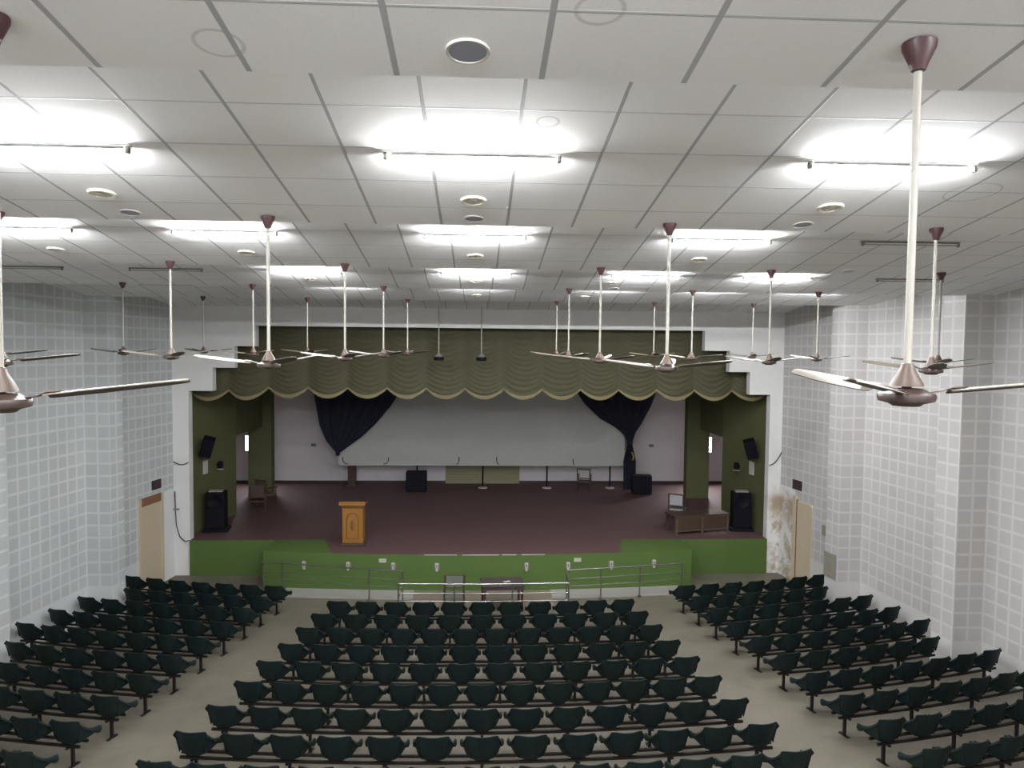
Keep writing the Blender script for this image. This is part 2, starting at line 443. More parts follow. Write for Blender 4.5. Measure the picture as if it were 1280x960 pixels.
b = wallbox(B(), WR, 20.46, 20.9, 2.74, 3.02, 0.003, .03, 1).obj('door_sign', MAT['sign']); tag(b, 'dark maroon sign plate on the tiled wall above the right door', 'sign')
b = wallbox(B(), WR, 19.05, 19.4, 1.75, 2.02, .003, .05, 1).obj('switch_box', MAT['greyboard']); tag(b, 'small olive switch box on the right wall between door and pilaster', 'switch box')
# board leaning flat on the pilaster flank
xp = lambda y: WR(y) - .62
b = B(); b.poly_extrude([(xp(17.84), 17.84, 1.02), (xp(18.3), 18.3, 1.02), (xp(18.3), 18.3, 1.62), (xp(17.84), 17.84, 1.62)], (-.03, 0, 0)); bmesh.ops.translate(b.bm, vec=(-.012, 0, 0), verts=b.bm.verts[:])
o = b.obj('notice_board', MAT['greyboard']); tag(o, 'plain grey-brown board fixed low on the right pilaster beside the seats', 'board')

# black sheets under the ceiling imitate the dark inside a missing-tile opening
b = B()
for x0 in (-7.545, -6.945):
    b.grid([[(x0 + .02, 16.28, zceil(x0, 16.28) - .004), (x0 + .58, 16.28, zceil(x0, 16.28) - .004)], [(x0 + .02, 16.62, zceil(x0, 16.62) - .004), (x0 + .58, 16.62, zceil(x0, 16.62) - .004)]], .003)
struct(b.obj('trim_5', MAT['black']))

# ---------------------------------------------------------------- tube lights
def tube_proto(lit, label):
    t = thing('tube_light', label, 'light', group='fluorescent tubes on the ceiling')
    bb = B(); bb.box((-.63, -.022, -.018), (.63, .022, 0)); bb.bevel(.005, 1); bb.obj('batten', MAT['batten'] if lit else MAT['batten_dark'], t)
    bb = B(); bb.tube([(-.59, 0, -.040), (.59, 0, -.040)], .0145, 16); tb = bb.obj('tube', MAT['tube_on'] if lit else MAT['tube_off'], t, True)
    tb.data.materials.append(MAT['batten'])                 # upper side added as non-glowing white, to shrink the halo on the ceiling
    for p in tb.data.polygons:
        if p.normal.z > .10: p.material_index = 1
    for s in (-1, 1):
        bb = B(); bb.box((s*.607 - .015, -.018, -.064), (s*.607 + .015, .018, -.018)); bb.bevel(.005, 1); bb.obj('tube_holder', MAT['cap'], t)
    return t
ROWN = {0: 'sixth', 1: 'fifth', 2: 'fourth', 3: 'third', 4: 'second', -1: 'seventh'}
COLN = {-7.75: 'far left column by the wall', -5.4: 'outer left column', -3.02: 'inner left column', -.05: 'centre column', 2.97: 'inner right column', 5.35: 'outer right column', 7.8: 'far right column by the wall', 7.6: 'far right column by the wall'}
TUBES = [(-1, -5.4, 1), (-1, -3.02, 1), (-1, -.05, 1), (-1, 2.97, 1), (-1, 5.35, 1), (0, -5.4, 1), (0, 5.35, 1), (0, -3.02, 1), (0, -.05, 1), (0, 2.97, 1),  # tubes on this line are out of view, added to brighten the hall
         (1, -3.02, 1), (1, -.05, 1), (1, 2.97, 1),
         (2, -5.4, 1), (2, -3.02, 1), (2, -.05, 1), (2, 2.97, 1), (2, 5.35, 0),
         (3, -7.75, 0), (3, -5.4, 0), (3, -3.02, 1), (3, -.05, 1), (3, 2.97, 1), (3, 5.35, 1), (3, 7.8, 0),
         (4, -3.02, 1), (4, -.05, 1), (4, 2.97, 1), (4, 5.35, 1), (4, 7.6, 1)]  # hidden inner left tube added lit, to brighten the wall over the stage
protoT = {}
for k, x, lit in TUBES:
    y = EDGE(k) - 1.6 + (.35 if k == 3 else 0)
    lab = '%s fluorescent tube, %s ceiling bay from the stage, %s' % ('glowing' if lit else 'dark unlit', ROWN[k], COLN[x])
    loc = (x, y, zceil(x, y) + .004)
    if lit not in protoT:
        t = protoT[lit] = tube_proto(lit, lab); t.location = loc
    else: t = dup(protoT[lit], loc, 0, lab)
    t.rotation_euler = (-math.atan(SL), 0, 0)

# ---------------------------------------------------------------- recessed downlights
def down_proto(kind):
    t = thing('downlight', '', 'light', group='round fittings in the ceiling')
    bb = B(); bb.lathe(([(.070, 0), (.074, -.012), (.098, -.014), (.108, -.006), (.110, .004), (.07, .004)] if kind else [(.074, 0), (.076, -.006), (.086, -.007), (.090, .002), (.074, .004)]), 28); bb.obj('ring', MAT['cream'] if kind else MAT['plate'], t, True)
    bb = B(); bb.lathe([(.0, -.004), (.074, -.003), (.074, .004), (0, .004)], 24); bb.obj('diffuser', MAT['cream'] if kind else MAT['glass_dark'], t, True)
    if kind:
        bb = B(); bb.box((-.02, -.045, -.013), (.02, .045, -.0042)); bb.obj('lamp', MAT['plate'], t)
    return t
protoD = {}
DL = [(1, -3.06, 1), (1, -.05, 1), (1, 2.98, 1), (2, -5.5, 1), (2, -3.06, 1), (2, -.05, 1), (2, 2.98, 1), (3, -3.06, 1), (3, -.05, 1), (3, 2.45, 1), (4, -.05, 1), (4, 2.5, 1),
      (0, -.05, 0), (1, -3.05, 0), (1, -.05, 0), (1, 2.95, 0), (2, 5.3, 0), (3, 2.6, 0)]
for k, x, kind in DL:
    y = EDGE(k) - (.66 if kind else .2)
    where = {-5.5: 'outer left', -3.06: 'inner left', -3.05: 'inner left', -.05: 'centre', 2.98: 'inner right', 2.95: 'inner right', 2.45: 'inner right', 2.5: 'inner right', 2.6: 'inner right', 5.3: 'outer right'}[x]
    lab = ('cream round downlight, %s ceiling bay from the stage, %s column' if kind else 'dark-glazed round downlight at low edge, %s ceiling bay from the stage, %s column') % (ROWN[k], where)
    loc = (x, y, zceil(x, y) - .003)
    if kind not in protoD:
        t = protoD[kind] = down_proto(kind); t.location = loc; t['label'] = lab
    else: t = dup(protoD[kind], loc, 0, lab)
    t.rotation_euler = (-math.atan(SL), 0, 0)

# ---------------------------------------------------------------- ceiling fans
ROD = ZC - .055                               # bottom of rod
def fan_proto(drop):
    # origin at the ceiling; everything hangs below
    t = thing('ceiling_fan', '', 'fan', group='long-rod ceiling fans')
    bb = B(); bb.lathe([(.015, -.108), (.026, -.104), (.034, -.08), (.060, -.022), (.062, 0), (.015, 0)], 20); bb.obj('canopy', MAT['canopy'], t, True)
    bb = B(); bb.tube([(0, 0, -.09), (0, 0, -drop + .15)], .0148, 12); bb.obj('rod', MAT['rod'], t, True)
    bb = B(); bb.lathe([(.017, -drop + .168), (.022, -drop + .165), (.030, -drop + .14), (.058, -drop + .090), (.060, -drop + .080), (.02, -drop + .080)], 24); bb.obj('bell_cover', MAT['bell'], t, True)
    bb = B(); bb.lathe([(.018, -drop + .095), (.018, -drop + .072), (.060, -drop + .070), (.080, -drop + .058), (.100, -drop + .052), (.105, -drop + .040), (.100, -drop + .022), (.062, -drop + .012), (.05, -drop + .002), (0, -drop)], 28); bb.obj('motor', MAT['brown'], t, True)
    for a in (0, 120, 240):
        rm = Matrix.Translation((0, 0, -drop + .048)) @ Matrix.Rotation(radians(a), 4, 'Z') @ Matrix.Rotation(radians(-6.5), 4, 'Y')
        tw = Matrix.Rotation(radians(-9), 4, 'X')
        bb = B()
        w = [(.15, .040), (.165, .052), (.22, .058), (.34, .064), (.48, .058), (.60, .045), (.635, .036), (.65, .020)]
        bb.grid([[(r, -hw, -.004), (r, -hw*.4, 0.004), (r, hw*.4, 0.004), (r, hw, -.004)] for r, hw in w], .004)
        bmesh.ops.transform(bb.bm, matrix=rm @ tw, verts=bb.bm.verts[:]); bl = bb.obj('blade', MAT['blade'], t, True)
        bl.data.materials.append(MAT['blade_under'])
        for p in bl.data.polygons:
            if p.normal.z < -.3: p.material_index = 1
        bb = B(); bb.grid([[(.088, -.018, 0), (.088, .018, 0)], [(.125, -.012, .002), (.125, .012, .002)], [(.16, -.032, .010), (.16, .032, .010)], [(.21, -.028, .010), (.21, .028, .010)]], .004)
        bmesh.ops.transform(bb.bm, matrix=rm @ tw, verts=bb.bm.verts[:]); bb.obj('blade_bracket', MAT['bell'], bl)
    return t
FROW = {0: 'fifth', 1: 'fourth', 2: 'third', 3: 'second', 4: 'first'}
FCOL = {-6.62: 'far left', -4.22: 'outer left', -1.82: 'inner left', 1.78: 'inner right', 4.22: 'outer right', 6.68: 'far right'}
FANS = [(0, -1.755, 12), (0, 1.665, 225), (1, -4.22, 8), (1, -1.88, 184), (1, 1.735, 192), (1, 4.24, 5),
        (2, -6.64, 12), (2, -4.26, 185), (2, -1.87, 170), (2, 1.73, 187), (2, 4.19, 20), (2, 6.70, 10),
        (3, -6.66, 172), (3, -4.26, 200), (3, -1.81, 188), (3, 1.74, 178), (3, 4.15, 195), (3, 6.64, -5),
        (4, -6.55, 30), (4, -4.1, 175), (4, -1.71, 205), (4, 1.90, 184), (4, 4.30, 25), (4, 6.76, 15)]
pf = None
for k, x, a in FANS:
    y = 2.76 if k == 0 else EDGE(k) - .15
    zc_ = zceil(x, y)
    lab = 'brown three-blade ceiling fan on white rod, %s row from the stage, %s column' % (FROW[k], FCOL[min(FCOL, key=lambda q: abs(q - x))])
    if k == 0 or pf is None:
        t = fan_proto(1.43 if x < 0 else 1.385) if k == 0 else fan_proto(1.36)
        t['label'] = lab; t.location = (x, y, zc_); t.rotation_euler = (0, 0, radians(a))
        if k: pf = t
    else: t = dup(pf, (x, y, zc_), radians(a), lab)
# two rod-hung fittings in front of the proscenium
pp = None
for x, w in ((-1.15, 'nearer the podium'), (.09, 'on the stage centre line')):
    y = 21.3; lab = 'dark box fitting on white rod before the valance, %s' % w
    z0 = zceil(x, y)
    if pp is None:
        pp = thing('hanging_fitting', lab, 'lamp', (x, y, z0), 0, 'rod-hung fittings before the valance')
        bb = B(); bb.tube([(0, 0, 0), (0, 0, -1.350)], .017, 10); bb.obj('rod', MAT['rod'], pp, True)
        bb = B(); bb.lathe([(.02, -1.330), (.03, -1.350), (.12, -1.435), (.12, -1.450), (0, -1.450)], 18); bb.obj('cover', MAT['batten_dark'], pp, True)
        bb = B(); bb.lathe([(.12, -1.450), (.155, -1.470), (.155, -1.530), (.13, -1.560), (0, -1.565)], 20); bb.obj('housing', MAT['grille'], pp, True)
    else: dup(pp, (x, y, z0), 0, lab)

# ---------------------------------------------------------------- seating
def chair_proto():
    t = thing('auditorium_chair', '', 'chair', group='')
    # backrest, wrapping forward at the edges
    P = []
    for z, y, hw in ((.396, -.115, .160), (.425, -.130, .188), (.48, -.152, .208), (.55, -.172, .222), (.63, -.190, .232), (.70, -.204, .238), (.755, -.214, .236), (.797, -.222, .220)):
        row = []
        for i in range(11):
            u = -1 + 2 * i / 10
            dz = -.022 * max(0, abs(u) - .72) / .28 if z > .76 else 0
            if z > .78: dz -= .010 * (1 - u*u)
            row.append((hw * u, y + .075 * abs(u) ** 2.6, z + dz))
        P.append(row)
    bb = B(); bb.grid(P, .014); bb.obj('backrest', MAT['chair'], t, True)
    # seat pan
    P = []
    for y, z, hw in ((-.112, .422, .165), (-.06, .408, .180), (.04, .402, .190), (.14, .410, .200), (.20, .412, .200), (.235, .395, .19)):
        P.append([(hw * u, y, z + .022 * u * u) for u in (-1, -.5, 0, .5, 1)])
    bb = B(); bb.grid(P, .012); bb.obj('seat', MAT['chair'], t, True)
    # side wings running forward into a flared arm end
    for s in (-1, 1):
        top = [(.232, -.140, .745), (.250, -.075, .672), (.262, .0, .610), (.272, .075, .575), (.280, .140, .560), (.282, .175, .558)]
        low = [(.180, -.110, .450), (.202, -.050, .450), (.226, .015, .462), (.248, .080, .480), (.266, .140, .470), (.270, .175, .462)]
        rim = [(.264, -.150, .705), (.282, -.075, .632), (.292, .0, .575), (.300, .075, .540), (.306, .140, .522), (.306, .175, .520)]
        P = [[(s*x, y, z) for x, y, z in low], [(s*(a[0]*.45+c[0]*.55), a[1]*.45+c[1]*.55, a[2]*.45+c[2]*.55) for a, c in zip(low, top)], [(s*x, y, z) for x, y, z in top], [(s*(x*.5+r[0]*.5), y*.5+r[1]*.5, z*.5+r[2]*.5+.014) for (x, y, z), r in zip(top, rim)], [(s*x, y, z) for x, y, z in rim]]
        bb = B(); bb.grid(P, .014)
        # solid arm end, deeper than the neck behind it
        ring = []
        for y, xc, zc_, hw, hh in ((.02, .278, .560, .016, .030), (.08, .286, .535, .019, .036), (.14, .291, .510, .024, .050), (.19, .294, .500, .026, .056), (.215, .294, .500, .020, .046)):
            ring.append([(s*(xc + hw*cos(q*pi/4 + pi/8)*1.08), y, zc_ + hh*sin(q*pi/4 + pi/8)*1.08) for q in range(9)])
        bb.grid(ring)
        for rr_ in (ring[0], ring[-1]): bb.bm.faces.new([bb.bm.verts.new(p) for p in rr_[:8]])
        bmesh.ops.remove_doubles(bb.bm, verts=bb.bm.verts[:], dist=.0004)
        bb.obj('armrest', MAT['chair'], t, True)
    bb = B(); bb.box((-.10, -.10, .384), (.10, .12, .400)); bb.obj('bracket', MAT['steel_dark'], t)
    return t
RC = 31.0; XC = .08
def arc_y(y0, x): return y0 + RC - sqrt(RC*RC - (x - XC) ** 2)
def arc_rz(x): return math.asin(max(-1, min(1, -(x - XC) / RC))) * -1 * -1
OFF = .21                                    # beam line in front of the backrest top
# world -> photo position, only used to leave out seats beyond the frame
_y, _p, _r, _f = .0465, .050, .0099, 912.0
def proj(X, Y, Z):
    Z -= ZC
    xr = X*cos(_y) - Y*sin(_y); yf = X*sin(_y) + Y*cos(_y)
    zc = yf*cos(_p) - Z*sin(_p); up = yf*sin(_p) + Z*cos(_p)
    u = _f*xr/zc; v = -_f*up/zc
    return 640 + u*cos(_r) - v*sin(_r), 480 + u*sin(_r) + v*cos(_r)
CEN = [(11, 16.57, -3.22, 3.49), (11, 15.60, -3.37, 3.60), (12, 14.64, -3.47, 3.68), (12, 13.66, -3.57, 3.79), (12, 12.74, -3.71, 3.90), (13, 11.80, -3.80, 4.00), (13, 10.85, -3.92, 4.12), (13, 9.96, -4.05, 4.24), (13, 9.12, -4.2, 4.38)]
LY = [17.70, 16.75, 15.82, 14.80, 13.81, 12.80, 11.87, 10.95, 10.04, 9.12]
LX = [-5.06, -5.19, -5.29, -5.40, -5.52, -5.64, -5.76, -5.89, -6.02, -6.15]
RY = [17.53, 16.54, 15.53, 14.53, 13.55, 12.58, 11.61, 10.65, 9.72, 8.80]
RX = [5.34, 5.44, 5.54, 5.66, 5.77, 5.89, 6.0, 6.11, 6.25, 6.37]
CNT = [7, 6, 7, 7, 7, 6, 7, 7, 7, 6]
rows = []
for i, (n, y0, a, c) in enumerate(CEN): rows.append(('centre', i + 1, y0, [a + (c - a) * j / (n - 1) for j in range(n)]))
for i in range(10):
    xs = [LX[i]]
    for j in range(CNT[i] - 1): xs.append(xs[-1] - .665 * sqrt(1 - ((xs[-1] - XC) / RC) ** 2))
    rows.append(('left', i + 1, LY[i], xs))
    xs = [RX[i]]
    for j in range(CNT[i] - 1): xs.append(xs[-1] + .672 * sqrt(1 - ((xs[-1] - XC) / RC) ** 2))
    rows.append(('right', i + 1, RY[i], xs))
cp = None
for block, ri, y0, xs in rows:
    inview = []
    for j, x in enumerate(xs):
        yb = arc_y(y0, x); rz = math.asin((x - XC) / RC)
        # base point sits OFF ahead of the backrest
        px, py = x - sin(rz) * OFF, yb + cos(rz) * OFF
        z = zfloor(py)
        u, v = proj(x, yb, z + .8)
        if not (-38 < u < 1318 and v < 962): continue
        inview.append((px, py))
        if block == 'centre': lab = 'dark green shell chair, %s seat from left end, %s row from stage, centre block' % (ORD[j + 1], ORD[ri])
        else: lab = 'dark green shell chair, %s seat from aisle, %s row from stage, %s block' % (ORD[j + 1], ORD[ri], block)
        grp = '%s block, %s row of chairs' % (block, ORD[ri])
        # rz turns the chair to face the centre of the arc
        if cp is None:
            cp = chair_proto(); cp['label'] = lab; cp.location = (px, py, z); cp.rotation_euler = (0, 0, rz); t = cp
        else: t = dup(cp, (px, py, z), rz, lab)
        t['group'] = grp
    if not inview: continue
    # supporting frame of the row
    fr = thing('seating_frame', 'dark steel beam frame under the %s row of chairs, %s block' % (ORD[ri], block), 'frame', (0, 0, 0), 0, 'beam frames under the chairs')
    if inview[0][0] > inview[-1][0]: inview = inview[::-1]
    ext = lambda P, Q, d: (P[0] + (P[0]-Q[0]) * d, P[1] + (P[1]-Q[1]) * d)
    full = [ext(inview[0], inview[1], .28)] + inview + [ext(inview[-1], inview[-2], .28)] if len(inview) > 1 else [(inview[0][0]-.2, inview[0][1]), (inview[0][0]+.2, inview[0][1])]
    for dy in (-.085, .085):
        pts = []
        for (x, y) in full:
            rz = math.asin((x - XC) / RC)
            pts.append((x - sin(rz) * dy, y + cos(rz) * dy, zfloor(y) + .357))
        bb = B(); bb.tube(pts, 0, rect=(.036, .036)); bb.obj('rail', MAT['steel_dark'], fr)
    idx = list(range(0, len(inview), 2))
    if block == 'right': pass
    if block == 'left': idx = [len(inview) - 1 - q for q in idx]
    if len(inview) - 1 not in idx and block == 'centre': idx.append(len(inview) - 1)
    for q in idx:
        x, y = inview[q]; rz = math.asin((x - XC) / RC); z = zfloor(y)
        mt = Matrix.Translation((x, y, z)) @ Matrix.Rotation(rz, 4, 'Z')
        bb = B(); bb.box((-.021, -.021, .006), (.021, .021, .342)); bb.box((-.022, -.13, .318), (.022, .13, .342)); bb.box((-.028, -.11, -.010), (.028, .11, .014))
        bmesh.ops.transform(bb.bm, matrix=mt, verts=bb.bm.verts[:]); bb.obj('leg', MAT['steel_dark'], fr)

# ---------------------------------------------------------------- stage furnishings
# swagged valance behind the proscenium
t = thing('stage_valance', 'olive green swagged valance with gold fringe across the stage top', 'curtain', (0, 22.2, 0))
SW0, SWP = -8.62, 1.175
P = []; nx = 15 * 12; nz = 70
for j in range(nz + 1):
    row = []
    for i in range(nx + 1):
        x = SW0 + SWP * 15 * i / nx
        q = ((x + 3.92) / SWP); u = q - math.floor(q); sag = 4 * u * (1 - u)
        low = 5.53 - .29 * sag
        if x < -6.2: low -= .10 * min(1, (-6.2 - x) / 1.0)
        top = 7.62
        tt = j / nz
        z = low + (top - low) * tt
        kq = math.floor(q); ph = (z + (.30 + .05 * sin(2.3 * kq)) * sag) / (.155 + .018 * sin(1.7 * kq)) + .5 * sin(3.1 * kq) + .18 * sin(5 * x + 3 * z)
        f = (.5 + .5 * sin(2 * pi * ph))
        d = .022 * f * (.25 + .75 * sag) + .06 * sag - .02 * (1 - sag)
        row.append((x, -d, z))
    P.append(row)
bb = B(); bb.grid(P); bb.obj('cloth', MAT['valance'], t, True)
P = []
for j in range(3):
    row = []
    for i in range(nx + 1):
        x, y, z = (SW0 + SWP * 15 * i / nx), 0, 0
        q = ((x + 3.92) / SWP); u = q - math.floor(q); sag = 4 * u * (1 - u)
        low = 5.53 - .29 * sag
        if x < -6.2: low -= .10 * min(1, (-6.2 - x) / 1.0)
        row.append((x, -.07 * sag + .03 * (1 - sag) - .075, low - .02 + (.055 + .055 * sag) * j / 2))
    P.append(row)
bb = B(); bb.grid(P, .008); bb.obj('fringe', MAT['fringe'], t, True)

# projection screen on stand legs
t = thing('projection_screen', 'large pale grey screen standing across the back of the stage', 'screen', (0, 29.5, ZS))
c = []
def corner(cx, cz, r, a0):
    return [(cx + r*cos(radians(a0 + 90*i/6)), 0, cz + r*sin(radians(a0 + 90*i/6))) for i in range(7)]
zb, zt = 1.98 - ZS, 6.5 - ZS
pts = corner(5.80, zb + .22, .22, -90) + corner(5.80, zt - .2, .2, 0) + corner(-5.45, zt - .2, .2, 90) + corner(-5.50, zb + .12, .12, 180)
bb = B(); bb.poly_extrude(pts, (0, .05, 0)); bb.obj('sheet', MAT['screen'], t)
for x in (-2.45, .22, 2.85, 5.45):
    bb = B(); bb.tube([(x, .09, .02), (x, .09, 2.0)], .032, 8); lg = bb.obj('stand_leg', MAT['black'], t, True)
    bb = B(); bb.lathe([(.19, 0), (.19, .03), (.05, .06), (0, .06)], 16, (x, .09, 0)); bb.obj('foot', MAT['plate'], lg)
for x, h, bnd in ((-5.42, .25, .2), (-3.6, .22, -.2), (-.75, .26, -.12), (.78, .26, .1), (3.9, .2, .05)):
    z0 = zb + .10
    bb = B(); bb.tube([(x + bnd, -.012, z0 - .04), (x + bnd*.3, -.014, z0), (x, -.014, z0 + .1), (x, -.012, z0 + h)], .017, 6); bb.obj('tie', MAT['black'], t)

# navy drapes tied back over the screen
def drape(left, right, label, tail=None):
    t = thing('stage_drape', label, 'curtain', (0, 29.2, 0), 0, 'navy drapes at the back of the stage')
    P = []; n = 48
    def at(poly, z):
        for (x0, z0), (x1, z1) in zip(poly, poly[1:]):
            if z <= z0 and z >= z1: return x0 + (x1 - x0) * (z0 - z) / (z0 - z1)
        return poly[-1][0] if z < poly[-1][1] else poly[0][0]
    zs_top, zs_bot = left[0][1], left[-1][1]
    for j in range(34):
        z = zs_top + (zs_bot - zs_top) * j / 33
        a, b2 = at(left, z), at(right, z)
        row = []
        for i in range(n + 1):
            u = i / n
            row.append((a + (b2 - a) * u, (.030 * sin(2 * pi * u * 7) + .012 * sin(2 * pi * u * 17 + 1)) * min(1, (b2 - a) / 1.2 + .25) - .05, z))
        P.append(row)
    bb = B(); bb.grid(P); bb.obj('cloth', MAT['navy'], t, True)
    return t
t = drape([(-6.62, 7.3), (-6.5, 4.9), (-6.40, 4.35), (-6.28, 3.65), (-6.02, 3.02), (-5.72, 2.66), (-5.60, 2.52)],
          [(-2.4, 7.3), (-3.15, 4.92), (-3.45, 4.45), (-4.05, 3.72), (-4.65, 3.15), (-5.25, 2.72), (-5.50, 2.52)], 'navy drape tied back over the left top corner of the screen')
bb = B(); bb.lathe([(.07, -.06), (.1, 0), (.07, .06)], 12, (-5.56, -.05, 2.50)); bb.obj('tie_back', MAT['navy'], t, True)
t = drape([(3.2, 7.3), (3.95, 5.05), (4.30, 4.55), (4.95, 3.95), (5.55, 3.62), (5.88, 3.35), (6.03, 3.05)],
          [(7.35, 7.3), (7.18, 4.95), (7.0, 4.45), (6.62, 3.75), (6.38, 3.4), (6.28, 3.05)], 'navy drape tied back over the right top corner of the screen')
bb = B(); bb.lathe([(.10, -.09), (.15, 0), (.10, .09)], 14, (6.16, -.05, 3.02)); bb.obj('tie_back', MAT['navy'], t, True)
P = []
for j in range(14):
    z = 2.96 - (2.96 - ZS - .02) * j / 13
    w = .10 + .16 * min(1, j / 5); cx = 6.17 + .02 * j / 13
    P.append([(cx - w + 2*w*i/16, .05*sin(i*1.6) - .02, z) for i in range(17)])
bb = B(); bb.grid(P); bb.obj('tail', MAT['navy'], t, True)
bb = B(); bb.tube([(6.22, -.16, 2.62), (6.3, -.17, 2.45), (6.26, -.17, 2.3)], .03, 8); bb.obj('cord', MAT['yellow'], t, True)

# beige shutter in the back wall below the screen
t = thing('shutter', 'beige slatted shutter in the back wall under the screen', 'shutter', (0, 30.6, ZS))
bb = B()
for i in range(12): bb.box((-1.27, .01, .04 + i*.115), (1.70, .05, .04 + i*.115 + .108))
bb.obj('slats', MAT['shutter'], t)
bb = B()
for x0, x1 in ((-1.34, -1.27), (.18, .23), (1.70, 1.77)): bb.box((x0, -.01, 0), (x1, .05, 1.45))
bb.box((-1.34, -.012, 0), (1.77, .05, .04)); bb.obj('frame', MAT['shutter'], t)
# brown pedestal behind the screen corner
t = thing('pedestal', 'reddish brown wooden pedestal under the left end of the screen', 'pedestal', (-5.13, 29.95, ZS))
bb = B(); bb.box((-.15, -.15, .09), (.15, .15, 1.05)); bb.obj('post', MAT['chairbrown'], t)
bb = B(); bb.box((-.22, -.22, 0), (.22, .22, .09)); bb.bevel(.015); bb.obj('base', MAT['chairbrown'], t)
bb = B(); bb.box((-.19, -.19, 1.05), (.19, .19, 1.12)); bb.bevel(.012); bb.obj('top', MAT['chairbrown'], t)

# speakers
def speaker(name, label, loc, rz, w, d, h, tilt=0, horn=True, group='loudspeakers'):
    t = thing(name, label, 'speaker', loc, rz, group); t.rotation_euler = (0, tilt, rz)
    bb = B(); bb.box((-w/2, -d/2, .02), (w/2, d/2, h)); bb.bevel(.018); bb.obj('cabinet', MAT['black'], t)
    bb = B(); bb.box((-w/2+.03, -d/2-.012, .06), (w/2-.03, -d/2+.004, h-.04)); bb.obj('grille', MAT['grille'], t)
    for x in (-1, 1):
        bb = B(); bb.box((x*w*.36-.025, -d*.3, 0), (x*w*.36+.025, d*.3, .022)); bb.obj('foot', MAT['grille'], t)
    return t
speaker('stage_speaker', 'black speaker box on stage floor in front of the screen legs', (-2.42, 28.95, ZS), 0, .80, .5, .80)
speaker('stage_speaker', 'black speaker box on stage floor beside the right drape tail', (6.52, 28.5, ZS), radians(-6), .76, .5, .74)
for x, r, w in ((-8.05, .12, 'left'), (8.42, -.12, 'right')):
    t = thing('speaker_stack', 'tall black speaker cabinet standing at the %s edge of the stage' % w, 'speaker', (x, 22.75, ZS), r, 'tall side speakers')
    bb = B(); bb.box((-.36, -.30, 0), (.36, .30, .10)); bb.bevel(.01); bb.obj('dolly', MAT['grille'], t)
    bb = B(); bb.box((-.28, -.24, .102), (.28, .24, 1.22)); bb.bevel(.02); bb.obj('cabinet', MAT['black'], t)
    bb = B(); bb.box((-.25, -.252, .14), (.25, -.238, .74)); bb.obj('grille', MAT['grille'], t)
    bb = B(); bb.lathe([(0, 0), (.17, .012), (.2, .03), (.2, 0)], 20); bmesh.ops.transform(bb.bm, matrix=Matrix.Translation((0, -.25, .95)) @ Matrix.Rotation(pi/2, 4, 'X'), verts=bb.bm.verts[:]); bb.obj('driver', MAT['grille'], t, True)
    bb = B(); bb.box((-.2, -.15, 1.225), (.2, .1, 1.27)); bb.obj('top_tray', MAT['greyboard'], t)
# tilted speakers bracketed to the stage side walls
for x, s, w in ((-8.30, -1, 'left'), (8.68, 1, 'right')):
    t = thing('wall_speaker', 'black tilted loudspeaker bracketed high on the %s stage side wall' % w, 'speaker', (x, 22.5, 3.42), 0, 'wall speakers beside the stage')
    mt = Matrix.Rotation(radians(-20*s), 4, 'Y') @ Matrix.Rotation(radians(12), 4, 'X') @ Matrix.Rotation(radians(-16*s), 4, 'Z')
    bb = B(); bb.box((-.17, -.15, 0), (.17, .15, .60)); bb.bevel(.02); bmesh.ops.transform(bb.bm, matrix=mt, verts=bb.bm.verts[:]); bb.obj('cabinet', MAT['black'], t)
    bb = B(); bb.box((-.145, -.162, .03), (.145, -.152, .57)); bmesh.ops.transform(bb.bm, matrix=mt, verts=bb.bm.verts[:]); bb.obj('grille', MAT['grille'], t)
    bb = B(); bb.tube([(s*.02, .1, .3), (s*.12, .16, .22), (s*.28, .2, .2)], .022, 8); bb.obj('bracket', MAT['greyboard'], t)
    # pale plate and little spotlight beneath
    xi = lambda y: (-8.62 + .1325*(y-21.88)) if s < 0 else (9.02 - .1656*(y-21.88))
    bb = B(); bb.poly_extrude([(xi(22.85), 22.85, 2.78), (xi(23.1), 23.1, 2.78), (xi(23.1), 23.1, 3.2), (xi(22.85), 22.85, 3.2)], (-s*.03, 0, 0))
    tag(bb.obj('wall_plate', MAT['plate']), 'pale rectangular plate under the tilted speaker, %s stage wall' % w, 'plate', 'pale plates on the stage walls')
    q = thing('stage_spotlight', 'small dark spotlight on the %s green stage wall' % w, 'spotlight', (xi(23.7), 23.7, 2.95), 0, 'small stage spotlights')
    bb = B(); bb.tube([(0, 0, 0), (-s*.08, -.02, 0)], .014, 6); bb.obj('arm', MAT['black'], q)
    bb = B(); bb.lathe([(.05, -.10), (.085, -.06), (.085, .08), (.05, .11)], 14, (-s*.14, -.03, 0)); bb.obj('head', MAT['black'], q, True)
    bb = B(); bb.box((-s*.14 - .10, -.12, -.15), (-s*.14 + .10, .02, -.135)); bb.obj('barn_door', MAT['plate'], q)

# podium
t = thing('podium', 'carved honey-coloured wooden podium on the stage edge', 'podium', (-3.57, 21.12, ZS))
bb = B(); bb.box((-.29, -.22, .09), (.29, .22, 1.12)); bb.bevel(.008, 1); bb.obj('body', MAT['wood'], t)
bb = B(); bb.box((-.345, -.28, 0), (.345, .28, .09)); bb.bevel(.02); bb.obj('plinth', MAT['wood_brown'], t)
bb = B(); bb.box((-.33, -.26, 1.125), (.33, .26, 1.19)); bb.bevel(.012); bb.obj('cornice', MAT['wood_dark'], t)
bb = B(); bb.poly_extrude([(-.37, -.31, 1.195), (.37, -.31, 1.195), (.37, -.31, 1.30), (-.37, -.31, 1.30)], (0, .08, 0)); bb.grid([[(-.37, -.24, 1.29), (.37, -.24, 1.29)], [(-.37, .24, 1.20), (.37, .24, 1.20)]], .03); bb.obj('sloped_top', MAT['wood'], t)
bb = B()
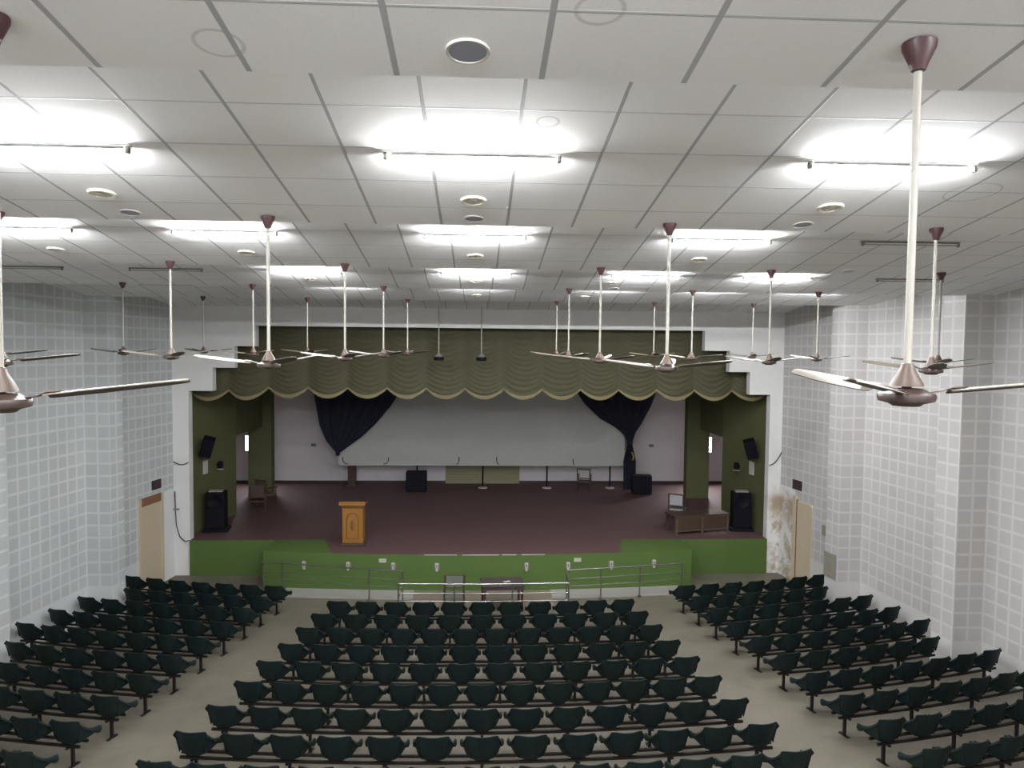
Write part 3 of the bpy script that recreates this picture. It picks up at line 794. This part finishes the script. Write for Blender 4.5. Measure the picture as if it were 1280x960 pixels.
out = [(-.165, .20), (-.165, .82), (-.10, .93), (0, .965), (.10, .93), (.165, .82), (.165, .20), (.09, .245), (0, .215), (-.09, .245), (-.165, .20)]
bb.tube([(x, -.224, z) for x, z in out], .016, 6); bb.obj('moulding', MAT['wood_dark'], t, True)
bb = B(); bb.lathe([(0, -.17), (.045, -.12), (.06, 0), (.042, .13), (0, .17)], 12); bmesh.ops.transform(bb.bm, matrix=Matrix.Translation((0, -.222, .60)) @ Matrix.Diagonal((1, .25, 1, 1)), verts=bb.bm.verts[:]); bb.obj('carved_emblem', MAT['wood_dark'], t, True)

# low panelled table at stage right with an armchair behind
t = thing('stage_table', 'low brown panelled table standing at the right of the stage', 'table', (6.98, 22.62, ZS), radians(13))
bb = B(); bb.box((-.95, -.36, .53), (.95, .36, .58)); bb.bevel(.012); bb.obj('tabletop', MAT['wood_brown'], t)
for x in (-.89, .0, .89):
    for y in (-.30, .30):
        bb = B(); bb.box((x-.035, y-.035, 0), (x+.035, y+.035, .528)); bb.obj('leg', MAT['wood_brown'] if y > 0 else MAT['cane'], t)
for x in (-.445, .445):
    bb = B(); bb.box((x-.40, -.312, .12), (x+.40, -.298, .50)); bb.obj('front_panel', MAT['wood_brown'], t)
for z in (.10, .505):
    bb = B(); bb.box((-.87, -.33, z-.018), (.87, -.314, z+.018)); bb.obj('rail', MAT['cane'], t)
def armchair(name, label, loc, rz, frame, pad, w=.5, seat_z=.42, hollow=False, group=None):
    t = thing(name, label, 'chair', loc, rz, group)
    for x in (-1, 1):
        bb = B(); bb.tube([(x*w/2, .22, 0), (x*w/2, .20, .44), (x*w/2, .24, .95)], .022, 8); bb.obj('leg', frame, t, True)
        bb = B(); bb.tube([(x*w/2, -.24, 0), (x*w/2, -.24, .62)], .020, 8); bb.obj('leg', frame, t, True)
        bb = B(); bb.tube([(x*w/2, -.30, .63), (x*w/2, .0, .655), (x*w/2, .205, .645)], .026, 8); bb.obj('armrest', frame, t, True)
    bb = B(); bb.box((-w/2+.02, -.26, seat_z-.05), (w/2-.02, .20, seat_z)); bb.bevel(.015); bb.obj('seat', pad, t)
    for z in (.55, .93):
        bb = B(); bb.tube([(-w/2, .21 + (z-.44)*.07, z), (w/2, .21 + (z-.44)*.07, z)], .020, 8); bb.obj('back_rail', frame, t, True)
    if not hollow:
        bb = B(); bb.box((-w/2+.035, .205, .56), (w/2-.035, .235, .92)); bb.bevel(.01); bb.obj('backrest', pad, t)
    return t
armchair('armchair', 'dark-framed armchair with white back behind the stage table', (6.72, 23.95, ZS), radians(150), MAT['chairbrown'], MAT['chairwhite'])
armchair('armchair', 'dark open-backed armchair standing below the screen near the right drape', (4.30, 29.0, ZS), radians(165), MAT['chairbrown'], MAT['wood_brown'], .5, .42, True)
armchair('armchair', 'brown wooden armchair in shadow by the left green stage wall', (-7.55, 25.3, ZS), radians(190), MAT['wood_brown'], MAT['chairbrown'])
armchair('armchair', 'brown wooden armchair in shadow before the left wing column', (-7.6, 26.4, ZS), radians(150), MAT['wood_brown'], MAT['cane'])
# front table and chair below the apron
t = thing('front_table', 'dark cloth-topped table on the floor below the stage front', 'table', (.66, 18.62, .04), radians(5)); t.scale = (1, 1, .93)
P = [[(-.54, -.36, .74), (-.25, -.36, .745), (.25, -.36, .745), (.54, -.36, .74)], [(-.54, .36, .74), (-.25, .36, .745), (.25, .36, .745), (.54, .36, .74)]]
bb = B(); bb.box((-.55, -.37, .715), (.55, .37, .75)); bb.bevel(.015); bb.obj('tabletop', MAT['darkcloth'], t)
bb = B(); bb.box((-.53, -.35, .62), (.53, .35, .714)); bb.obj('apron', MAT['darkcloth'], t)
for x in (-1, 1):
    for y in (-1, 1):
        bb = B(); bb.box((x*.48-.03, y*.3-.03, 0), (x*.48+.03, y*.3+.03, .618)); bb.obj('leg', MAT['chairbrown'], t)
bb = B(); bb.box((.0, -.12, .7005), (.18, .0, .705), Matrix.Rotation(radians(25), 4, 'Z')); tag(bb.obj('paper_sheet', MAT['paper'], None, False, (.68, 18.62, .04)), 'pale sheet of paper lying on the dark front table', 'paper')
v = armchair('visitor_chair', 'low grey-padded armchair with dark arms beside the front table', (-.58, 18.75, .04), 0, MAT['chairbrown'], MAT['greycloth'], .50)
v.scale = (1, 1, .80)

# stainless railings around the front pit
def railing(label, poly, posts, zb=0):
    t = thing('railing', label, 'railing', (0, 0, 0), 0, 'steel railings before the stage')
    for z, r in ((.88, .019), (.64, .011), (.44, .011)):
        bb = B(); bb.tube([(x, y, z) for x, y in poly], r, 10); bb.obj('rail', MAT['chrome'], t, True)
    for x, y in posts:
        bb = B(); bb.tube([(x, y, .045), (x, y, .875)], .021, 10); bb.lathe([(.05, .04), (.05, .055), (.02, .06)], 12, (x, y, 0)); p = bb.obj('post', MAT['chrome'], t, True)
    return t
railing('left steel railing along the apron foot', [(-5.85, 19.9), (-5.3, 19.86), (-4.2, 19.55), (-3.0, 19.28), (-1.95, 19.1)], [(-5.82, 19.9), (-5.28, 19.86), (-2.85, 19.25), (-1.95, 19.1)])
railing('centre steel railing in front of the dark table', [(-1.95, 19.06), (-1.97, 18.6), (-1.95, 18.05), (.2, 17.98), (2.32, 18.05), (2.36, 18.6), (2.38, 19.06)], [(-1.95, 18.05), (2.32, 18.05), (-.55, 18.0), (.9, 18.0)])
railing('right steel railing along the apron foot', [(2.40, 19.1), (3.4, 19.27), (4.5, 19.46), (5.72, 19.72)], [(2.40, 19.1), (3.35, 19.26), (4.45, 19.45), (5.68, 19.71)])

# footlights on the apron face
fp = None
for n, x in enumerate((-4.78, -3.55, -2.30, -1.10, 1.38, 2.55, 3.78, 5.02)):
    lab = 'cream wedge footlight with dark side clips on the green apron, %s from left' % ORD[n + 1]
    y = apron_y(x) - .004; rz = math.atan(2*.40*(x-.1)/36.0)
    if fp is None:
        fp = thing('footlight', lab, 'light', (x, y, .58), rz, 'footlights on the apron face')
        bb = B(); bb.poly_extrude([(-.045, 0, .24), (.045, 0, .24), (.024, 0, .02), (-.024, 0, .02)], (0, -.06, 0)); bb.obj('body', MAT['plate'], fp)
        bb = B(); bb.poly_extrude([(-.018, -.062, .21), (.018, -.062, .21), (0, -.062, .08)], (0, -.01, 0)); bb.obj('lens', MAT['rust'], fp)
        for s in (-1, 1):
            bb = B(); bb.box((s*.062-.012, -.03, .06), (s*.062+.012, 0, .22)); bb.obj('clip', MAT['cap'], fp)
    else: dup(fp, (x, y, .58), rz, lab)
for n, (x, z, w) in enumerate(((-2.60, .88, 'beside the third footlight'), (2.82, .88, 'beside the sixth footlight'))):
    bb = B(); bb.box((-.10, -.012, -.055), (.10, -.002, .055)); tag(bb.obj('pasted_notice', MAT['paper'], None, False, (x, apron_y(x) - .01, z)), 'small pale paper pasted on the green apron %s' % w, 'paper')

# cables on the proscenium
def cable(label, pts, r=.014):
    bb = B(); bb.tube(pts, r, 6); tag(bb.obj('cable', MAT['cable'], None, True), label, 'cable')
def sagpts(a, b, s, n=9):
    return [(a[0]+(b[0]-a[0])*i/n, a[1]+(b[1]-a[1])*i/n, a[2]+(b[2]-a[2])*i/n - s*4*(i/n)*(1-i/n)) for i in range(n+1)]
cable('black cable sagging across the right proscenium pillar', sagpts((8.83, 21.57, 3.32), (9.2, 21.56, 3.72), .10))
cable('black cable sagging across the left proscenium pillar', sagpts((-8.86, 21.57, 3.38), (-8.43, 21.57, 3.36), .08))
cable('black cable hanging down the left pillar to the stage corner', [(-8.83, 21.57, 2.5), (-8.82, 21.57, 2.0), (-8.80, 21.57, 1.5), (-8.70, 21.57, 1.15), (-8.55, 21.57, 1.02), (-8.43, 21.57, 1.05)])
bb = B(); bb.box((-.10, -.03, -.022), (.10, 0, .022)); tag(bb.obj('cable_clamp', MAT['cap'], None, False, (-8.80, 21.56, 1.98)), 'short dark bar fixed over the cable on the left pillar', 'bracket')
for x, z in ((-6.85, 2.65), (7.41, 2.67)):
    bb = B(); bb.box((-.10, -.03, -.06), (.10, 0, .06)); tag(bb.obj('wall_socket', MAT['cap'], None, False, (x, 30.69, z)), 'small dark socket box on the back wall, %s of the screen' % ('left' if x < 0 else 'right'), 'socket', 'sockets on the back wall')

# ---------------------------------------------------------------- world, camera, view
w = bpy.data.worlds.new('hall_air'); S.world = w; w.use_nodes = True
w.node_tree.nodes['Background'].inputs[0].default_value = (.55, .58, .62, 1)
w.node_tree.nodes['Background'].inputs[1].default_value = .3
cam = bpy.data.cameras.new('camera'); co = bpy.data.objects.new('camera', cam); COL.objects.link(co); S.camera = co
cam.sensor_width = 36; cam.lens = _f * 36 / 1280; cam.clip_start = .05; cam.clip_end = 200
F = Vector((sin(_y)*cos(_p), cos(_y)*cos(_p), -sin(_p))); R0 = Vector((cos(_y), -sin(_y), 0)); U0 = R0.cross(F)
rr = cos(_r)*R0 + sin(_r)*U0; uu = -sin(_r)*R0 + cos(_r)*U0
mw = Matrix(((rr.x, uu.x, -F.x, 0), (rr.y, uu.y, -F.y, 0), (rr.z, uu.z, -F.z, ZC), (0, 0, 0, 1)))
co.matrix_world = mw
S.view_settings.view_transform = 'Standard'
S.view_settings.look = 'None'; S.view_settings.gamma = 1; S.view_settings.use_curve_mapping = False
S.view_settings.exposure = 2.55
S.cycles.use_denoising = True
S.cycles.max_bounces = 10; S.cycles.diffuse_bounces = 6
S.cycles.sample_clamp_indirect = 8
